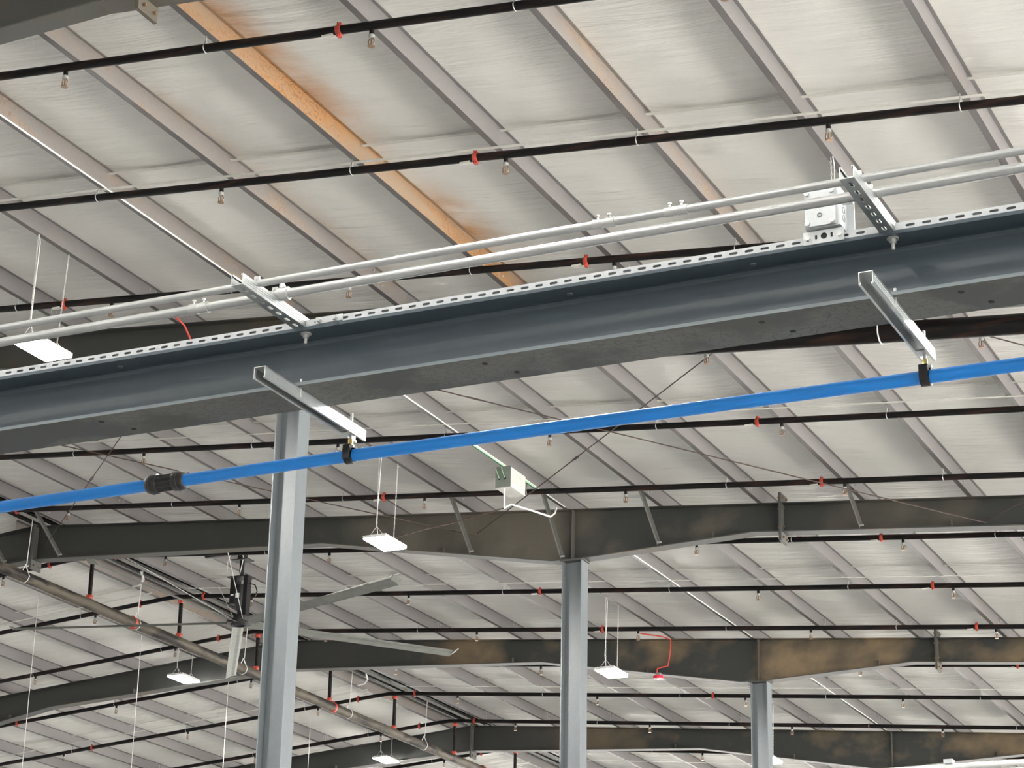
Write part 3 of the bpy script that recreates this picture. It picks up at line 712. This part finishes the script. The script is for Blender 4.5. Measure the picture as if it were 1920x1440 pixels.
# the rest of the hall's lamps, outside the view, copied part by part
proto = LAMPS[1]; parts = list(proto.children)
for x, y in [(x, y) for y in (-20.3, -12.7, -5.2, 2.3, 9.9) for x in (-31.6, -22.9, -13.65, -5.24, 3.1)] + [(3.1, y) for y in (17.5, 25, 32.5, 40, 47.6, 55)] + [(-31.6, 17.5), (-31.6, 25), (-40, 17.5), (-40, 25), (-40, 32.5), (-22.9, 17.5), (-13.65, 55), (-22.9, 56.5), (-31.6, 54)] + [(x, y) for y in (62.5, 70, 77.6) for x in (-31.6, -22.9, -13.65, -5.24, 3.1)]:
    r = proto.copy(); COL.objects.link(r); r.location = (x, y, roof(x)-1.16)
    r['label'] = 'high-bay light of the hall outside the photographed view'; r['group'] = 'high-bay lights outside the view'
    for ch in parts:
        c = ch.copy(); COL.objects.link(c); c.parent = r
# ------------------------------------------------------------------ big ceiling fan, blades at rest
HX, HY, HZ = -18.58, 29.32, EYE+8.90
root = thing('ceiling_fan', (HX, HY, HZ), 'huge black ceiling fan with five long blades left of the nearest column', 'fan')
zr = roof(HX)
mb = MB(); mb.box((HX-.68, HY-.03, zr+.02), (HX+.70, HY+.03, zr+.05)); mb.box((HX-.24, HY-.10, HZ+1.18), (HX+.24, HY+.10, HZ+1.195))
mb.box((HX-.055, HY-.055, HZ+1.0), (HX+.055, HY+.055, HZ+1.19)); mb.build('mount', M['black'], root)
MB().box((HX-.15, HY-.10, HZ+.995), (HX+.15, HY+.10, HZ+1.01)).build('upper_plate', M['black'], root)
MB().tube([(HX, HY, HZ+.72), (HX, HY, HZ+1.0)], .040, 14).build('downrod', M['black'], root)
mb = MB(); mb.box((HX-.19, HY-.12, HZ+.715), (HX+.19, HY+.12, HZ+.73)); mb.box((HX-.15, HY-.07, HZ+.30), (HX-.04, HY+.07, HZ+.72)); mb.box((HX+.08, HY-.06, HZ+.10), (HX+.15, HY+.06, HZ+.72)); mb.tube([(HX, HY, HZ+.08), (HX, HY, HZ+.5)], .035, 10)
mb.build('housing', M['black'], root)
MB().tube([(HX+.01, HY-.02, HZ+.20), (HX+.01, HY-.02, HZ+.36), (HX+.01, HY-.02, HZ+.60)], [.055, .085, .085], 18).build('motor', M['black'], root)
MB().box((HX-.02, HY-.108, HZ+.38), (HX+.045, HY-.102, HZ+.45)).build('sticker', M['white'], root)
MB().box((HX-.13, HY-.074, HZ+.43), (HX-.08, HY-.0705, HZ+.455)).build('sticker', M['white'], root)
mb = MB(); mb.tube([(HX, HY, HZ-.02), (HX, HY, HZ+.03)], .19, 28); mb.tube([(HX, HY, HZ+.03), (HX, HY, HZ+.10)], .09, 20); mb.build('hub', M['black'], root)
MB().ring((HX, HY, HZ-.024), ZA, .105, .018, 24, 8).build('hub_ring', M['dark'], root)
for k in range(5):
    an = math.radians(51.5+72*k); d = Vector((math.cos(an), math.sin(an), 0)); w = Vector((-math.sin(an), math.cos(an), 0))
    c0 = Vector((HX, HY, HZ))
    mb = MB()
    for (ra, rb, wa, wb) in ((.16, 3.66, .095, .085),):
        vs = []
        prof = [(-1, .012), (-.6, .026), (0, .022), (.7, .004), (1, -.012), (.7, -.006), (0, .004), (-.6, .002)]
        for rr, ww in ((.16, .09), (.5, .09), (2.0, .088), (3.62, .085)):
            for (a, h) in prof: vs.append(c0 + d*rr + w*(a*ww) + ZA*(h - .012*rr/3.6 - a*.022))
        n = len(prof); fs = [(i*n+j, i*n+(j+1) % n, (i+1)*n+(j+1) % n, (i+1)*n+j) for i in range(3) for j in range(n)]
        fs += [tuple(range(n)), tuple(3*n+j for j in range(n))[::-1]]
        mb.add(vs, fs)
    bl = mb.build('blade', M['fan'], root)
    mb = MB(); mb.add([c0+d*3.62+w*.09+ZA*-.03, c0+d*3.70+w*.06+ZA*.03, c0+d*3.70-w*.10+ZA*.06, c0+d*3.62-w*.09+ZA*-.0, c0+d*3.63+w*.09+ZA*-.035, c0+d*3.71+w*.06+ZA*.025, c0+d*3.71-w*.10+ZA*.055, c0+d*3.63-w*.09+ZA*-.005],
                  [(0, 1, 2, 3), (7, 6, 5, 4), (0, 4, 5, 1), (1, 5, 6, 2), (2, 6, 7, 3), (3, 7, 4, 0)])
    mb.build('winglet', M['fan'], bl)
for (tx, ty) in ((-20.6, 28.0), (-17.9, 27.6), (-20.2, 31.2), (-16.5, 30.6)):
    MB().tube([(HX+(.10 if tx > HX else -.10), HY+(.05 if ty > HY else -.05), HZ+.06), (tx, ty, roof(tx)+.01)], .006, 5).build('guy_wire', M['wire'], root)
MB().tube([(HX-.10, HY, HZ+1.4), (HX-.20, HY, HZ+1.2), (HX-.27, HY, HZ+1.0), (HX-.27, HY, HZ+.75)], .006, 6).build('power_cord', M['white'], root)
MB().tube([(HX+.06, HY-.06, HZ+1.35), (HX+.0, HY-.07, HZ+1.2), (HX+.06, HY-.07, HZ+1.02), (HX+.02, HY-.06, HZ+.85), (HX-.01, HY-.06, HZ+.72)], .007, 6).build('power_cord', M['white'], root)
MB().tube([(HX+.15, HY, HZ+.62), (HX+.26, HY, HZ+.58), (HX+.30, HY, HZ+.48), (HX+.27, HY, HZ+.40)], .009, 6).build('motor_cable', M['black'], root)

# ------------------------------------------------------------------ conduit along a purlin, boxes, cables
for x, ya, yb, lb in ((-12.26, 12.9, 27.3, 'crossing the upper left and on below the beam'), (-12.26, 27.7, 34.9, 'right of the middle column'), (-12.26, 35.3, 42.6, 'right of the third column'),
                      (-5.28, 24.2, 27.3, 'at the right edge')):
    z = roof(x)-.008; xx = x+.072
    ob = MB().tube([(xx, ya, z), (xx, yb, z)], .009, 10).build('purlin_conduit', M['white'])
    tag(ob, 'slim white conduit clipped under a purlin %s' % lb, 'conduit', 'slim conduits under purlins')
root = thing('control_box', (-12.17, 25.4, roof(-12.17)-.3), 'grey electrical box with pale side hanging below the conduit purlin', 'electrical box')
bz1 = roof(-12.17)-.02; bz0 = bz1-.285
MB().box((-12.31, 25.35, bz0), (-12.09, 25.355, bz1)).build('front_panel', M['greybox'], root)
MB().box((-12.31, 25.355, bz0), (-12.09, 25.80, bz1-.02)).build('box_body', M['lid'], root)
for dx in (-.05, .03):
    MB().tube([(-12.20+dx, 25.345, bz0+.12), (-12.20+dx, 25.35, bz0+.12)], .017, 12).build('knockout', M['dark'], root)
    MB().tube([(-12.20+dx, 25.34, bz0+.12), (-12.20+dx-.02, 25.31, bz0+.20), (-12.20+dx-.05, 25.33, bz0+.27)], .006, 6).build('green_wire', M['green'], root)
MB().tube([(-12.21, 25.42, bz0), (-12.21, 25.42, bz0-.26)], .012, 10).build('drop_conduit', M['white'], root)
ob = MB().tube([(-12.2, 24.4, roof(-12.2)-.015), (-12.19, 25.6, roof(-12.2)-.02), (-12.2, 26.6, roof(-12.2)-.015)], .012, 6).build('green_cable', M['green']); tag(ob, 'pale green cable along the purlin above the grey electrical box', 'cable')
ob = MB().tube([(-12.21, 25.42, bz0-.26), (-12.15, 25.5, bz0-.19), (-12.02, 25.9, bz0-.18), (-11.95, 26.3, bz0-.15), (-11.98, 26.5, bz0-.04), (-12.05, 26.7, bz0+.10)], .013, 8).build('white_cable', M['white'])
tag(ob, 'white cable curving from the grey electrical box towards the rafter', 'cable')
ob = MB().tube([(-12.21, 25.42, bz0-.26), (-12.9, 25.3, bz0-.42), (-13.3, 25.2, bz0-.50), (-13.5, 25.0, bz0-.62), (-13.62, 24.95, EYE+8.48)], .008, 6).build('black_cable', M['cable'])
tag(ob, 'black cable sagging from the grey electrical box to a light', 'cable')
# roof cross-bracing rods between the nearest and middle column rafters
ya, yb = 20.08, 27.38
nodes = [-20.9, -13.55, -6.45, .8]
nm = ['left', 'middle', 'right']
for i in range(3):
    a, b_ = nodes[i], nodes[i+1]
    for (p, q, lb) in (((a, yb), (b_, ya), 'rising towards the right'), ((a, ya), (b_, yb), 'rising towards the left')):
        if i == 0 and lb == 'rising towards the left': pass
        dn = .32 if lb.endswith('right') else .36
        P = Vector((p[0], p[1], roof(p[0])-(dn if p[1] > 25 else .01))); Q = Vector((q[0], q[1], roof(q[0])-(dn if q[1] > 25 else .01)))
        r = thing('brace_rod', (P+Q)/2, 'thin dark bracing cable %s in the %s panel beyond the foreground beam' % (lb, nm[i]), 'cable', 'crossed bracing cables')
        MB().tube([P, Q], .0075, 6).build('rod', M['cable'], r)
        c = P+(Q-P)*(.38 if lb.endswith('right') else .33); d = (Q-P).normalized()
        mb = MB(); w = d.cross(ZA).normalized()
        for s in (-1, 1): mb.tube([c-d*.11, c-d*.07+w*.016*s, c+d*.07+w*.016*s, c+d*.11], .005, 5)
        mb.build('turnbuckle', M['cable'], r)
# horn strobe on the third column's rafter
hx_, hy_ = -13.86, 34.94
root = thing('horn_strobe', (hx_, hy_, EYE+8.9), 'red horn strobe hanging under the rafter left of the third column', 'alarm')
MB().tube([(hx_, hy_, EYE+8.885), (hx_, hy_, EYE+8.93)], .085, 18).build('strobe_body', M['horn'], root)
MB().box((hx_-.04, hy_-.04, EYE+8.93), (hx_+.04, hy_+.04, bottom(hx_)-.01)).build('back_box', M['greybox'], root)
MB().tube([(hx_-.01, hy_-.02, EYE+8.862), (hx_-.01, hy_-.02, EYE+8.885)], .03, 12).build('strobe_lens', M['white'], root)
yy = 34.99
ob = MB().tube([(hx_-.05, yy, EYE+8.96), (hx_-.04, yy, EYE+9.07), (hx_+.05, yy, EYE+9.09), (hx_+.15, yy, EYE+9.10), (hx_+.17, yy, EYE+9.2), (hx_+.2, yy, EYE+9.4), (hx_+.2, yy, EYE+9.55), (hx_+.1, yy-.1, roof(hx_)+.0), (hx_-.2, yy-.35, roof(hx_)+.02)], .012, 8).build('alarm_cable', M['redcable'])
tag(ob, 'red cable running down the ochre rafter to the horn strobe', 'cable')
x = -13.45
ob = MB().tube([(x-.04, 19.5, roof(x)-.0), (x+.02, 19.7, roof(x)-.10), (x+.04, 19.8, roof(x)-.22), (x+.05, 19.8, roof(x)-.42), (x+.15, 19.8, roof(x)-.38)], .012, 8).build('alarm_cable', M['redcable'])
tag(ob, 'orange-red cable hanging on the dark rafter above the left of the beam', 'cable')
# drop wires on the left
for x, y, zb, lb in ((-23.05, 30.14, 5.9, 'leftmost thin bright wire hanging from the roof'), (-23.05, 33.2, 5.9, 'thin bright wire hanging from the roof, second from the left edge'),
                     (-23.08, 36.2, 6.2, 'thin wire hanging just left of the nearest column'), (-23.1, 39.35, 6.5, 'thin wire hanging just right of the nearest column')):
    tag(MB().tube([(x, y, zb), (x, y, roof(x))], .006, 5).build('drop_wire', M['wire']), lb, 'wire', 'wires hanging from the roof')
# loose pale strips near the ridge
for (x, y, lb) in ((-21.25, 30.55, 'nearer loose white strip curling from the ridge'), (-21.2, 38.2, 'farther loose white strip curling from the ridge')):
    z = roof(x)
    tag(MB().tube([(x+.1, y-.25, z+.05), (x+.03, y-.05, z-.02), (x-.10, y+.05, z-.07), (x-.28, y+.10, z-.08)], .018, 8).build('loose_strip', M['white']), lb, 'strip', 'loose strips at the ridge')
# pale conduit pair crossing the bottom right corner
root = thing('conduit_rack', (-1.9, 10.0, EYE+2.1), 'bright white conduit pair on a channel at the bottom right corner', 'conduit')
for dy, dz in ((0, 0), (.12, -.012)):
    MB().tube([(-5.0, 10+dy, EYE+2.03+dz), (2, 10+dy, EYE+2.03+dz)], .013, 14).build('tube', M['white'], root)
MB().box((-2.60, 9.98, EYE+2.043), (-2.56, 10.02, EYE+2.062)).build('clamp', M['box'], root)
MB().box((-2.67, 9.9, EYE+1.975), (-2.63, 10.25, EYE+2.005)).build('channel', M['strut'], root)
